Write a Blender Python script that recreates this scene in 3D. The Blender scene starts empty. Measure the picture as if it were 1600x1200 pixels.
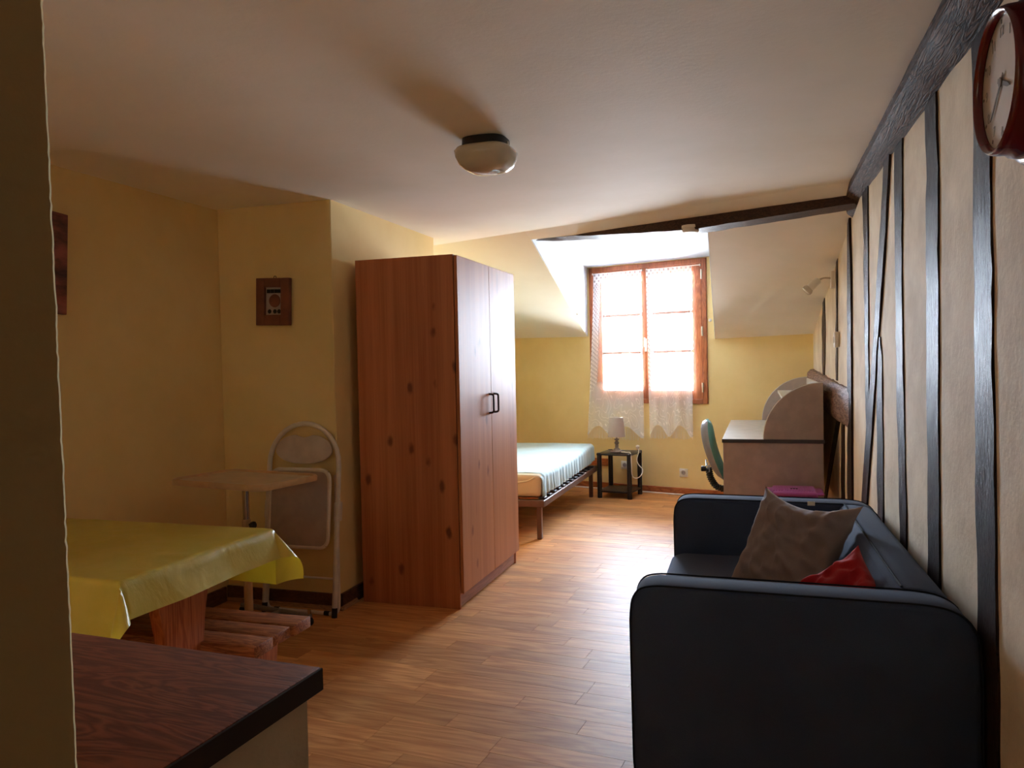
import bpy, bmesh, math, random
from mathutils import Vector, Matrix, noise
random.seed(7)
R = math.radians
SC = bpy.context.scene
COL = SC.collection

# ------------------------------------------------------------------ camera
cd = bpy.data.cameras.new('camera'); cam = bpy.data.objects.new('camera', cd); COL.objects.link(cam)
cd.sensor_width = 36.0; cd.lens = 36.0 * 1209.0 / 1600.0; cd.clip_start = 0.02
_right = Vector((0.953, 0.303, -0.021)); _fwd = Vector((-0.304, 0.952, -0.025)).normalized()
_right = (_right - _fwd * _right.dot(_fwd)).normalized(); _up = _right.cross(_fwd)
cam.matrix_world = Matrix(((_right.x, _up.x, -_fwd.x, 0), (_right.y, _up.y, -_fwd.y, 0),
                           (_right.z, _up.z, -_fwd.z, 1.3), (0, 0, 0, 1)))
SC.camera = cam

# ------------------------------------------------------------------ sky and exposure
w = bpy.data.worlds.new('overcast_sky'); SC.world = w; w.use_nodes = True
wt = w.node_tree; wt.nodes.clear()
wo = wt.nodes.new('ShaderNodeOutputWorld'); wb = wt.nodes.new('ShaderNodeBackground')
wtc = wt.nodes.new('ShaderNodeTexCoord'); wsx = wt.nodes.new('ShaderNodeSeparateXYZ')
wr = wt.nodes.new('ShaderNodeValToRGB'); wm = wt.nodes.new('ShaderNodeMapRange')
wm.inputs[1].default_value = -1; wm.inputs[2].default_value = 1
wr.color_ramp.elements[0].position = 0.40; wr.color_ramp.elements[0].color = (0.90, 0.95, 1.04, 1)
wr.color_ramp.elements[1].position = 0.56; wr.color_ramp.elements[1].color = (0.75, 0.90, 1.12, 1)
wt.links.new(wtc.outputs['Generated'], wsx.inputs[0]); wt.links.new(wsx.outputs[2], wm.inputs[0])
wt.links.new(wm.outputs[0], wr.inputs[0]); wt.links.new(wr.outputs[0], wb.inputs[0])
wb.inputs[1].default_value = 12.5
wt.links.new(wb.outputs[0], wo.inputs[0])
SC.view_settings.view_transform = 'Standard'; SC.view_settings.look = 'None'
SC.view_settings.gamma = 1.0; SC.view_settings.use_curve_mapping = False
SC.view_settings.exposure = 3.35
SC.cycles.max_bounces = 16; SC.cycles.diffuse_bounces = 10; SC.cycles.transparent_max_bounces = 24
SC.cycles.caustics_reflective = False; SC.cycles.caustics_refractive = False
SC.cycles.sample_clamp_indirect = 20.0

BWP = Vector((-1.147, 7.746, 0.0)); BWA = R(-15)          # window wall: point on the floor line and its angle
BWM = Matrix.Translation(BWP) @ Matrix.Rotation(BWA, 4, 'Z')
def portal(name, loc, rot, sx, sz):
    l = bpy.data.lights.new(name, 'AREA'); l.shape = 'RECTANGLE'; l.size = sx; l.size_y = sz
    l.cycles.is_portal = True
    o = bpy.data.objects.new(name, l); COL.objects.link(o); o.matrix_world = loc @ rot
    return o
portal('fill_window_portal', Matrix.Translation((-2.0, -1.70, 1.5)), Matrix.Rotation(R(90), 4, 'X'), .9, .8)  # portal for the added fill window behind the camera
portal('window_daylight_portal', BWM @ Matrix.Translation((0.095, 0.10, 1.585)), Matrix.Rotation(R(-90), 4, 'X'), 1.2, 1.35)

# ------------------------------------------------------------------ mesh helpers
class MB:
    def __init__(s): s.bm = bmesh.new(); s.uv = None
    def _tag(s, old): return [v for v in s.bm.verts if v.index < 0 or v not in old]
    def box(s, x0, x1, y0, y1, z0, z1, bev=0.0, seg=2, M=None):
        b = bmesh.new()
        vs = [b.verts.new((x, y, z)) for x in (x0, x1) for y in (y0, y1) for z in (z0, z1)]
        for f in ((0,1,3,2),(4,6,7,5),(0,4,5,1),(2,3,7,6),(0,2,6,4),(1,5,7,3)): b.faces.new([vs[i] for i in f])
        if bev: bmesh.ops.bevel(b, geom=list(b.edges), offset=bev, segments=seg, profile=0.5, affect='EDGES')
        return s._merge(b, M)
    def prism(s, pts, vec, bev=0.0, seg=2, M=None):
        b = bmesh.new(); vec = Vector(vec)
        a = [b.verts.new(p) for p in pts]; c = [b.verts.new(Vector(p) + vec) for p in pts]
        n = len(pts)
        b.faces.new(a); b.faces.new(list(reversed(c)))
        for i in range(n): b.faces.new((a[i], c[i], c[(i+1) % n], a[(i+1) % n]))
        bmesh.ops.recalc_face_normals(b, faces=list(b.faces))
        if bev: bmesh.ops.bevel(b, geom=list(b.edges), offset=bev, segments=seg, profile=0.5, affect='EDGES')
        return s._merge(b, M)
    def lathe(s, prof, n=32, M=None, power=2.0, cap=True):
        b = bmesh.new(); rings = []
        for r, z in prof:
            ring = []
            for i in range(n):
                t = 2 * math.pi * i / n; c, q = math.cos(t), math.sin(t)
                k = (abs(c) ** power + abs(q) ** power) ** (-1.0 / power)
                ring.append(b.verts.new((r * k * c, r * k * q, z)))
            rings.append(ring)
        for a, c in zip(rings, rings[1:]):
            for i in range(n): b.faces.new((a[i], a[(i+1) % n], c[(i+1) % n], c[i]))
        if cap: b.faces.new(rings[0]); b.faces.new(rings[-1])
        bmesh.ops.remove_doubles(b, verts=list(b.verts), dist=1e-6)
        bmesh.ops.recalc_face_normals(b, faces=list(b.faces))
        return s._merge(b, M)
    def tube(s, pts, r, n=8, closed=False, M=None):
        pts = [Vector(p) for p in pts]; b = bmesh.new(); m = len(pts); rings = []
        up = None
        for i in range(m):
            if closed: t = pts[(i+1) % m] - pts[i-1]
            else: t = pts[min(i+1, m-1)] - pts[max(i-1, 0)]
            t.normalize()
            if up is None:
                up = Vector((0, 0, 1)) if abs(t.z) < 0.9 else Vector((1, 0, 0))
            a = (up - t * up.dot(t)).normalized(); c = t.cross(a); up = a
            rr = r[i] if isinstance(r, (list, tuple)) else r
            rings.append([b.verts.new(pts[i] + (a * math.cos(2*math.pi*k/n) + c * math.sin(2*math.pi*k/n)) * rr) for k in range(n)])
        for i in range(m if closed else m - 1):
            a, c = rings[i], rings[(i+1) % m]
            for k in range(n): b.faces.new((a[k], a[(k+1) % n], c[(k+1) % n], c[k]))
        if not closed: b.faces.new(rings[0]); b.faces.new(rings[-1])
        bmesh.ops.recalc_face_normals(b, faces=list(b.faces))
        return s._merge(b, M)
    def grid(s, fn, nu, nv, uv=False, M=None, closed_u=False):
        b = bmesh.new(); L = b.loops.layers.uv.new('uv') if uv else None
        V = [[b.verts.new(fn(i / nu, j / nv)) for j in range(nv + 1)] for i in range(nu + 1)]
        for i in range(nu):
            for j in range(nv):
                f = b.faces.new((V[i][j], V[i+1][j], V[i+1][j+1], V[i][j+1]))
                if uv:
                    for lp, (a, c) in zip(f.loops, ((i, j), (i+1, j), (i+1, j+1), (i, j+1))): lp[L].uv = (a / nu, c / nv)
        return s._merge(b, M)
    def raw(s, verts, faces, M=None):
        b = bmesh.new(); vs = [b.verts.new(v) for v in verts]
        for f in faces: b.faces.new([vs[i] for i in f])
        bmesh.ops.recalc_face_normals(b, faces=list(b.faces))
        return s._merge(b, M)
    def _merge(s, b, M=None):
        if M is not None: bmesh.ops.transform(b, matrix=M, verts=list(b.verts))
        me = bpy.data.meshes.new('tmp'); b.to_mesh(me); b.free()
        s.bm.from_mesh(me); bpy.data.meshes.remove(me)
        return s
    def mesh(s, name, m, smooth=35):
        me = bpy.data.meshes.new(name); s.bm.to_mesh(me); s.bm.free()
        if smooth:
            me.shade_smooth(); me.set_sharp_from_angle(angle=R(smooth))
        if m is not None: me.materials.append(m)
        return me
def link(name, me, parent=None, label=None, cat=None, group=None, kind=None, loc=None, rotz=None):
    o = bpy.data.objects.new(name, me); COL.objects.link(o)
    if parent is not None: o.parent = parent
    if loc is not None: o.location = loc
    if rotz is not None: o.rotation_euler = (0, 0, rotz)
    for k, v in (('label', label), ('category', cat), ('group', group), ('kind', kind)):
        if v: o[k] = v
    return o
def obj(name, mb, m, parent=None, smooth=35, **k): return link(name, mb.mesh(name, m, smooth), parent, **k)
def thing(name, label, cat, loc=(0, 0, 0), rotz=0.0, group=None, rot=None):
    o = link(name, None, None, label, cat, group); o.location = loc
    o.rotation_euler = rot if rot else (0, 0, rotz); o.empty_display_size = 0.1
    return o
def smooth_path(pts, k=8, closed=False):
    P = [Vector(p) for p in pts]; n = len(P); out = []
    for i in range(n if closed else n - 1):
        p0 = P[(i-1) % n] if closed or i > 0 else P[0]; p1 = P[i]; p2 = P[(i+1) % n]
        p3 = P[(i+2) % n] if closed or i + 2 < n else P[-1]
        for j in range(k):
            t = j / k
            out.append(0.5 * ((2*p1) + (p2-p0)*t + (2*p0-5*p1+4*p2-p3)*t*t + (3*p1-p0-3*p2+p3)*t**3))
    if not closed: out.append(P[-1])
    return out
def fillet(pts, r, k=6):
    """polyline with rounded corners"""
    P = [Vector(p) for p in pts]; out = [P[0]]
    for i in range(1, len(P) - 1):
        a = (P[i-1] - P[i]); b = (P[i+1] - P[i]); d = min(r, a.length * .49, b.length * .49)
        a.normalize(); b.normalize(); s, e = P[i] + a * d, P[i] + b * d
        for j in range(k + 1):
            t = j / k; out.append((1-t)**2 * s + 2*t*(1-t) * P[i] + t*t * e)
    out.append(P[-1]); return out

# ------------------------------------------------------------------ materials
class NT:
    def __init__(s, name):
        s.m = bpy.data.materials.new(name); s.m.use_nodes = True; s.t = s.m.node_tree; s.t.nodes.clear()
        s.out = s.t.nodes.new('ShaderNodeOutputMaterial')
    def n(s, typ, ins=None, **props):
        nd = s.t.nodes.new('ShaderNode' + typ)
        for k, v in props.items(): setattr(nd, k, v)
        for k, v in (ins or {}).items():
            if isinstance(v, bpy.types.NodeSocket): s.t.links.new(v, nd.inputs[k])
            else: nd.inputs[k].default_value = v
        return nd
    def math(s, op, a, b=0.0, c=0.0): return s.n('Math', {0: a, 1: b, 2: c}, operation=op).outputs[0]
    def mix(s, f, a, b, blend='MIX'):
        return s.n('Mix', {0: f, 6: a, 7: b}, data_type='RGBA', blend_type=blend).outputs[2]
    def coord(s, which='Object', scale=(1, 1, 1), rot=(0, 0, 0), loc=(0, 0, 0)):
        tc = s.n('TexCoord').outputs[which]
        return s.n('Mapping', {0: tc, 1: loc, 2: rot, 3: scale}).outputs[0]
    def noise(s, vec, scale, detail=4, rough=0.5, dist=0.0):
        return s.n('TexNoise', {'Vector': vec, 'Scale': scale, 'Detail': detail, 'Roughness': rough, 'Distortion': dist}).outputs[0]
    def rng(s, v, a, b, c=0.0, d=1.0, smooth=True):
        return s.n('MapRange', {0: v, 1: a, 2: b, 3: c, 4: d}, interpolation_type='SMOOTHSTEP' if smooth else 'LINEAR').outputs[0]
    def bump(s, h, strength=0.3, dist=0.01):
        return s.n('Bump', {'Strength': strength, 'Distance': dist, 'Height': h}).outputs[0]
    def done(s, col, rough=0.5, nrm=None, metal=0.0, spec=0.5, sheen=0.0, coat=0.0, trans=0.0):
        p = s.n('BsdfPrincipled', {'Base Color': col, 'Roughness': rough, 'Metallic': metal, 'Specular IOR Level': spec,
                                   'Sheen Weight': sheen, 'Coat Weight': coat, 'Coat Roughness': 0.15})
        if nrm is not None: s.t.links.new(nrm, p.inputs['Normal'])
        s.t.links.new(p.outputs[0], s.out.inputs[0]); return s.m
def srgb(r, g, b):
    f = lambda c: (c/255/12.92) if c <= 10.3 else ((c/255+0.055)/1.055)**2.4
    return (f(r), f(g), f(b), 1.0)
def plain(name, c, rough=0.5, metal=0.0, spec=0.5, var=0.06, coat=0.0):
    t = NT(name); v = t.noise(t.coord(), 14, 3)
    d = tuple(x * (1 - var * 2.2) for x in c[:3]) + (1,)
    return t.done(t.mix(t.rng(v, .35, .7), d, c), rough, None, metal, spec, 0, coat)
def plaster(name, c1, c2, scale=2.2, bump=0.25, rough=0.85, fine=60):
    t = NT(name); v = t.coord()
    a = t.noise(v, scale, 5, .6); b = t.noise(v, fine, 4, .6)
    col = t.mix(t.rng(a, .3, .72), c1, c2)
    h = t.math('ADD', t.math('MULTIPLY', a, 1.0), t.math('MULTIPLY', b, .25))
    return t.done(col, rough, t.bump(h, bump, .012), spec=.25)
def wood(name, dark, light, grain=(14, 14, 0.8), rough=0.4, knots=None, bump=0.1, spec=0.5, island=False, rot=(0, 0, 0), contrast=(.3, .7), coat=0.0, tone=.3):
    t = NT(name); v = t.coord(scale=grain, rot=rot)
    if island:
        rp = t.n('NewGeometry').outputs['Random Per Island']
        off = t.n('CombineXYZ', {0: t.math('MULTIPLY', rp, 37.0), 1: t.math('MULTIPLY', rp, 91.0), 2: t.math('MULTIPLY', rp, 53.0)}).outputs[0]
        v = t.n('VectorMath', {0: v, 1: off}, operation='ADD').outputs[0]
    wv = t.noise(v, 1.0, 3, .5, 1.6); fine = t.noise(v, 6.0, 5, .65, .4)
    rings = t.math('FRACT', t.math('MULTIPLY', wv, 7.0))
    rings = t.math('ABSOLUTE', t.math('SUBTRACT', rings, .5))
    g = t.math('ADD', t.math('MULTIPLY', rings, .7), t.math('MULTIPLY', fine, .65))
    col = t.mix(t.rng(g, contrast[0], contrast[1]), dark, light)
    if island:
        k = t.math('ADD', 1 - tone, t.math('MULTIPLY', rp, 1.35 * tone))
        col = t.mix(1.0, col, t.n('CombineColor', {0: k, 1: k, 2: k}).outputs[0], 'MULTIPLY')
    if knots:
        kv = t.coord(scale=knots['scale'], rot=rot)
        vo = t.n('TexVoronoi', {'Vector': kv, 'Scale': 1.0, 'Randomness': .95})
        sel = t.math('GREATER_THAN', t.n('SeparateColor', {0: vo.outputs['Color']}).outputs[0], knots.get('keep', .45))
        wob = t.math('ADD', vo.outputs['Distance'], t.math('MULTIPLY', t.math('SUBTRACT', t.noise(kv, 5, 3), .5), .22))
        kn = t.math('MULTIPLY', t.rng(wob, knots['r'], knots['r'] * .35, 0, 1), sel)
        col = t.mix(kn, col, knots['col'])
    return t.done(col, rough, t.bump(g, bump, .004), spec=spec, coat=coat)
def fabric(name, c, var=.25, rough=.9, weave=420, bump=.2, sheen=.15):
    t = NT(name); v = t.coord()
    a = t.noise(v, 3.5, 4); b = t.noise(v, weave, 2)
    d = tuple(x * (1 - var) for x in c[:3]) + (1,)
    col = t.mix(t.rng(t.math('ADD', t.math('MULTIPLY', a, .6), t.math('MULTIPLY', b, .4)), .3, .7), d, c)
    return t.done(col, rough, t.bump(b, bump, .002), spec=.2, sheen=sheen)

M = {}
M['yellow'] = plaster('yellow_plaster', srgb(230, 205, 142), srgb(238, 215, 156), 2.0, .18)
M['cream'] = plaster('cream_plaster', srgb(214, 199, 172), srgb(242, 230, 206), 3.4, .55, .8, 40)
M['cream_slope'] = plaster('cream_ceiling_paint', srgb(236, 230, 210), srgb(242, 236, 218), 1.5, .12)
M['ceiling'] = plaster('ceiling_paint', srgb(239, 233, 218), srgb(246, 240, 228), 1.6, .22, .75, 50)
M['dormer'] = plaster('dormer_white_paint', srgb(206, 211, 216), srgb(212, 217, 222), 2, .08)
M['timber'] = wood('dark_beam_timber', srgb(20, 12, 9), srgb(72, 50, 39), (60, 60, 3.0), .30, None, .9, .09, contrast=(.25, .8))
M['timber_y'] = wood('dark_beam_timber_lengthwise', srgb(38, 23, 16), srgb(112, 82, 66), (34, 2.6, 34), .6, None, .9, .08, contrast=(.25, .8))
M['timber_x'] = wood('dark_tie_beam_timber', srgb(36, 20, 14), srgb(84, 54, 42), (2.0, 30, 30), .5, None, .6, .35, contrast=(.25, .8))
M['timber_raw'] = wood('worn_rail_timber', srgb(100, 74, 62), srgb(154, 126, 112), (16, 2.2, 16), .6, None, .8, .3)
def floor_mat():
    t = NT('laminate_strip'); rot = (0, 0, R(6))
    rp = t.math('FRACT', t.math('ADD', t.n('NewGeometry').outputs['Random Per Island'], t.n('ObjectInfo').outputs['Random']))
    off = t.n('CombineXYZ', {0: t.math('MULTIPLY', rp, 37.0), 1: t.math('MULTIPLY', rp, 91.0), 2: t.math('MULTIPLY', rp, 53.0)}).outputs[0]
    def vec(sc): return t.n('VectorMath', {0: t.coord(scale=sc, rot=rot), 1: off}, operation='ADD').outputs[0]
    broad = t.noise(vec((1.3, 9, 1)), 1.0, 2, .5, .8); fine = t.noise(vec((5, 90, 1)), 1.0, 4, .6, .3)
    cath = t.math('ABSOLUTE', t.math('SUBTRACT', t.math('FRACT', t.math('MULTIPLY', broad, 5.5)), .5))
    g = t.math('ADD', t.math('MULTIPLY', cath, .55), t.math('MULTIPLY', fine, .75))
    col = t.mix(t.rng(g, .2, .85), srgb(184, 120, 68), srgb(226, 168, 108))
    k = t.math('ADD', .82, t.math('MULTIPLY', rp, .30))
    col = t.mix(1.0, col, t.n('CombineColor', {0: k, 1: t.math('MULTIPLY', k, .99), 2: t.math('MULTIPLY', k, .97)}).outputs[0], 'MULTIPLY')
    return t.done(col, .47, t.bump(fine, .02, .002), spec=.17)
M['floor'] = floor_mat()
M['gap'] = plain('dark_floor_underlay', srgb(96, 64, 42), .8)
def pine_mat(name, dark, light, knot, axis, rough, spec):
    t = NT(name); k = (0.0, 1.0) if axis == 'y' else (1.0, 0.0)      # panel lies in x-z or in y-z
    def sc(h, v): return (h * k[0], h * k[1], v)
    band = t.noise(t.coord(scale=sc(16, .35)), 1.0, 3, .55, .5); fine = t.noise(t.coord(scale=sc(110, 2.5)), 1.0, 3, .6)
    g = t.math('ADD', t.math('MULTIPLY', band, .65), t.math('MULTIPLY', fine, .35))
    col = t.mix(t.rng(g, .3, .7), dark, light)
    def knots(h, v, keep, r, loc):
        kv = t.coord(scale=sc(h, v), loc=loc)
        vo = t.n('TexVoronoi', {'Vector': kv, 'Scale': 1.0, 'Randomness': 1.0})
        sel = t.math('GREATER_THAN', t.n('SeparateColor', {0: vo.outputs['Color']}).outputs[0], keep)
        wob = t.math('ADD', vo.outputs['Distance'], t.math('MULTIPLY', t.math('SUBTRACT', t.noise(kv, 6, 3), .5), .16))
        return t.math('MULTIPLY', t.rng(wob, r, r * .3), sel)
    kn = t.math('MAXIMUM', knots(9.5, 5.0, .25, .23, (3, 3, 7)), t.math('MULTIPLY', knots(5.5, 1.7, .72, .17, (9, 9, 1)), .6))
    col = t.mix(t.math('MULTIPLY', kn, .78), col, knot)
    return t.done(col, rough, None, spec=spec)
M['pine'] = pine_mat('knotty_pine_laminate', srgb(168, 98, 62), srgb(200, 128, 84), srgb(96, 46, 32), 'x', .45, .35)
M['pine_door'] = pine_mat('honey_pine_laminate', srgb(180, 114, 72), srgb(202, 136, 88), srgb(140, 78, 48), 'y', .5, .2)
M['handle'] = plain('dark_brown_handle', srgb(46, 28, 22), .35)
M['window_wood'] = wood('varnished_window_wood', srgb(140, 74, 40), srgb(172, 98, 56), (16, 16, 1.6), .35, None, .05, .5)
M['muntin'] = wood('silhouette_muntin_wood', srgb(84, 46, 28), srgb(104, 58, 36), (1.6, 16, 16), .5, None, .05, .3)  # window wood darkened to give the bars a backlit silhouette
M['base_wood'] = wood('baseboard_wood', srgb(146, 78, 38), srgb(182, 106, 56), (2, 14, 14), .45, dict(scale=(4, 14, 14), r=.2, keep=.6, col=srgb(80, 38, 22)), .05)
M['base_dark'] = wood('dark_baseboard_wood', srgb(78, 50, 36), srgb(104, 70, 50), (4, 4, 14), .55)
M['strip'] = wood('pale_edge_strip_wood', srgb(150, 108, 74), srgb(182, 136, 98), (4, 4, 14), .5)
M['counter'] = wood('dark_counter_wood', srgb(98, 50, 34), srgb(134, 76, 52), (3, 18, 18), .5, None, .12, .35)
M['counter_edge'] = plain('dark_counter_edging', srgb(40, 26, 24), .5)
M['bench'] = wood('worn_bench_wood', srgb(130, 70, 40), srgb(188, 118, 72), (3, 20, 20), .5, dict(scale=(3, 9, 9), r=.16, keep=.6, col=srgb(74, 34, 20)), .2)
M['table_wood'] = wood('table_leg_wood', srgb(166, 84, 46), srgb(204, 122, 74), (18, 18, 1.2), .45, None, .15)
M['metal_brown'] = plain('brown_painted_steel', srgb(112, 82, 70), .4)
M['chrome'] = plain('chrome_steel', srgb(190, 185, 178), .18, 1.0, var=.02)
M['white_metal'] = plain('white_painted_steel', srgb(228, 218, 206), .35)
M['seat_vinyl'] = plain('white_vinyl', srgb(206, 190, 178), .5)
M['grey_vinyl'] = plain('grey_vinyl_underside', srgb(184, 166, 156), .55)
M['tray'] = plain('beige_laminate_tray', srgb(214, 190, 160), .3)
M['tray_edge'] = plain('beige_plastic_rim', srgb(208, 170, 128), .4)
M['base_grey'] = plain('grey_painted_steel', srgb(128, 118, 110), .4)
M['black'] = plain('black_plastic', srgb(24, 22, 22), .4)
M['black_wood'] = plain('black_ash_laminate', srgb(34, 30, 34), .28)
M['sofa'] = fabric('charcoal_sofa_fabric', srgb(66, 78, 104), .25, sheen=.05)
M['welt'] = fabric('black_piping', srgb(30, 33, 40), .2, sheen=0)
M['grey_cushion'] = fabric('taupe_cushion_fabric', srgb(142, 127, 124), .2)
M['red_cushion'] = fabric('red_cushion_fabric', srgb(182, 34, 40), .2)
M['tag'] = plain('white_tag', srgb(220, 212, 196), .7)
M['desk'] = plain('grey_brown_laminate', srgb(186, 172, 166), .5)
M['desk_top'] = plain('pale_grey_laminate', srgb(206, 200, 190), .4)
M['desk_edge'] = plain('dark_grey_edging', srgb(74, 66, 66), .45)
M['teal'] = fabric('teal_chair_fabric', srgb(112, 172, 164), .2)
M['grey_plastic'] = plain('grey_chair_shell', srgb(128, 125, 130), .45)
M['purple'] = plain('magenta_plastic', srgb(196, 104, 190), .3)
M['lamp_shade'] = fabric('taupe_lampshade', srgb(190, 174, 162), .1)
M['lamp_base'] = plain('weathered_grey_wood', srgb(160, 146, 142), .5, var=.2)
M['white'] = plain('white_plastic', srgb(232, 226, 214), .35, var=.02)
M['cable'] = plain('white_cable_sheath', srgb(236, 230, 220), .4, var=.02)
M['frame_brown'] = plain('brown_picture_frame', srgb(132, 74, 56), .45, var=.12)
M['clock_red'] = plain('burgundy_clock_case', srgb(108, 26, 30), .22, var=.02, coat=.5)
M['clock_face'] = plain('white_clock_dial', srgb(216, 208, 202), .3, var=.03)
M['clock_hand'] = plain('grey_clock_hand', srgb(110, 102, 98), .4)
M['opal'] = plain('opal_glass', srgb(206, 196, 176), .12, var=.03, coat=.6)
M['mattress'] = fabric('beige_mattress_ticking', srgb(228, 212, 182), .1)
M['band'] = fabric('pale_mattress_band', srgb(238, 224, 198), .06)
M['cover'] = fabric('pale_blue_mattress_cover', srgb(196, 220, 222), .12, .85, 200)
M['slat'] = plain('dark_slat_end', srgb(44, 38, 40), .5)
M['brass'] = plain('steel_hinge', srgb(196, 186, 166), .3, .9, var=.02)
M['plinth'] = wood('plinth_laminate', srgb(150, 98, 72), srgb(172, 118, 90), (13, .55, 13), .5)
M['eave'] = plain('weathered_eave_boards', srgb(176, 170, 164), .7)

def glass_mat():
    t = NT('window_glass')
    g = t.n('BsdfGlossy', {'Color': (1, 1, 1, 1), 'Roughness': .02}); tr = t.n('BsdfTransparent', {'Color': (.96, .97, .97, 1)})
    fr = t.n('Fresnel', {'IOR': 1.45}); mx = t.n('MixShader', {0: fr.outputs[0], 1: tr.outputs[0], 2: g.outputs[0]})
    t.t.links.new(mx.outputs[0], t.out.inputs[0]); return t.m
M['glass'] = glass_mat()
def lace_mat():
    t = NT('white_lace'); uv = t.n('TexCoord').outputs['UV']; s = t.n('SeparateXYZ', {0: uv}); u, v = s.outputs[0], s.outputs[1]
    def wave(x, k, p=0.0): return t.math('SINE', t.math('ADD', t.math('MULTIPLY', x, k), p))
    threads = t.rng(t.noise(t.n('Mapping', {0: uv, 3: (260, 8, 1)}).outputs[0], 1, 2), .3, .7, .0, .14)
    body = t.math('ADD', .19, threads)
    fold = t.math('MULTIPLY', t.math('MULTIPLY', t.rng(u, .60, .64), t.rng(u, .80, .74)), t.rng(v, .3, .6))
    body = t.math('ADD', body, t.math('MULTIPLY', fold, .25))
    # heading band with openings and motifs
    top = t.rng(v, .075, .06); cell = t.math('MULTIPLY', wave(u, 66), wave(v, 170))
    topd = t.rng(cell, .55, .2, .35, .88)
    # side border with a chain of small diamonds
    side = t.math('MAXIMUM', t.rng(u, .17, .13), t.rng(u, .95, .965))
    chain = t.math('MULTIPLY', wave(u, 110), wave(v, 240)); sided = t.rng(chain, .35, .1, .42, .74)
    # embroidered hem
    hem = t.rng(v, .70, .74)
    ring = t.math('FRACT', t.math('MULTIPLY', t.noise(t.n('Mapping', {0: uv, 3: (5, 9, 1)}).outputs[0], 1, 1), 9))
    hemd = t.math('ADD', .58, t.rng(t.math('ABSOLUTE', t.math('SUBTRACT', ring, .5)), .40, .48, 0, .22))
    a = t.n('Mix', {0: side, 2: body, 3: sided}).outputs[0]
    a = t.n('Mix', {0: hem, 2: a, 3: hemd}).outputs[0]
    a = t.n('Mix', {0: top, 2: a, 3: topd}).outputs[0]
    c = srgb(238, 236, 232)
    d = t.n('BsdfDiffuse', {0: c}); tl = t.n('BsdfTranslucent', {0: c}); m1 = t.n('MixShader', {0: .010, 1: d.outputs[0], 2: tl.outputs[0]})
    tr = t.n('BsdfTransparent'); m2 = t.n('MixShader', {0: a, 1: tr.outputs[0], 2: m1.outputs[0]})
    t.t.links.new(m2.outputs[0], t.out.inputs[0]); return t.m
M['lace'] = lace_mat()
def fill_blind_mat():  # cloth of the added blind; its translucency sets the fill strength
    t = NT('fill_blind_cloth'); c = srgb(206, 186, 150); d = t.n('BsdfDiffuse', {0: c}); tl = t.n('BsdfTranslucent', {0: c})
    mx = t.n('MixShader', {0: .19, 1: d.outputs[0], 2: tl.outputs[0]}); t.t.links.new(mx.outputs[0], t.out.inputs[0]); return t.m
M['fill_blind'] = fill_blind_mat()
def fringe_mat():
    t = NT('white_fringe_thread'); c = srgb(238, 236, 230)
    d = t.n('BsdfDiffuse', {0: c}); tl = t.n('BsdfTranslucent', {0: c}); m1 = t.n('MixShader', {0: .1, 1: d.outputs[0], 2: tl.outputs[0]})
    t.t.links.new(m1.outputs[0], t.out.inputs[0]); return t.m
M['fringe'] = fringe_mat()
def vinyl_mat():
    t = NT('yellow_vinyl_cloth'); v = t.coord(); a = t.noise(v, 5, 5, .6, .8); b = t.noise(v, 22, 3, .5, .5)
    col = t.mix(t.rng(a, .3, .7), srgb(218, 202, 88), srgb(230, 214, 108))
    p = t.n('BsdfPrincipled', {'Base Color': col, 'Roughness': .34, 'Specular IOR Level': .55,
            'Normal': t.bump(t.math('ADD', a, t.math('MULTIPLY', b, .3)), .35, .012)})
    tl = t.n('BsdfTranslucent', {0: srgb(240, 215, 40)}); mx = t.n('MixShader', {0: .22, 1: p.outputs[0], 2: tl.outputs[0]})
    t.t.links.new(mx.outputs[0], t.out.inputs[0]); return t.m
M['vinyl'] = vinyl_mat()
def banded_mat():
    t = NT('banded_red_canvas'); v = t.coord(scale=(1, 3, 9)); a = t.noise(v, 1.6, 4, .6)
    return t.done(t.mix(t.rng(a, .3, .7), srgb(56, 30, 26), srgb(160, 88, 74)), .6)
M['canvas'] = banded_mat()

# ================================================================== THE SETTING
WR = lambda y: 0.57 - 0.0189 * (y - 1.5)                     # face of the timbered wall
SL = lambda x, y: (3.1368 - .082 * x - .222 * y) / .972      # sloped ceiling
BW = lambda x: 7.746 - math.tan(R(15)) * (x + 1.147)         # foot of the window wall
YC = lambda x: (0.9984 - .082 * x) / .222                    # where the flat ceiling meets the slope

# --- floor and its planks
fl = obj('floor', MB().box(-3.1, .8, -1.75, 8.6, -.06, -.012), M['gap'], kind='structure', smooth=0)
FA = R(-6); fs = Vector((math.cos(FA), math.sin(FA))); fn = Vector((-math.sin(FA), math.cos(FA)))
def clip(poly):
    def half(P, f):
        out = []
        for i in range(len(P)):
            a, b = P[i], P[(i+1) % len(P)]; fa, fb = f(a), f(b)
            if fa >= 0: out.append(a)
            if (fa >= 0) != (fb >= 0): out.append(a + (b - a) * (fa / (fa - fb)))
        return out
    for f in (lambda p: p.x + 2.89, lambda p: WR(p.y) - .004 - p.x, lambda p: p.y + 1.59, lambda p: (.515 - p.x) if p.y < .91 else 1, lambda p: BW(p.x) - .004 - p.y):
        poly = half(poly, f)
        if len(poly) < 3: return None
    return poly
rest = MB(); PITCH = .1125; rows = range(-36, 60)
nplank = 0
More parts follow.
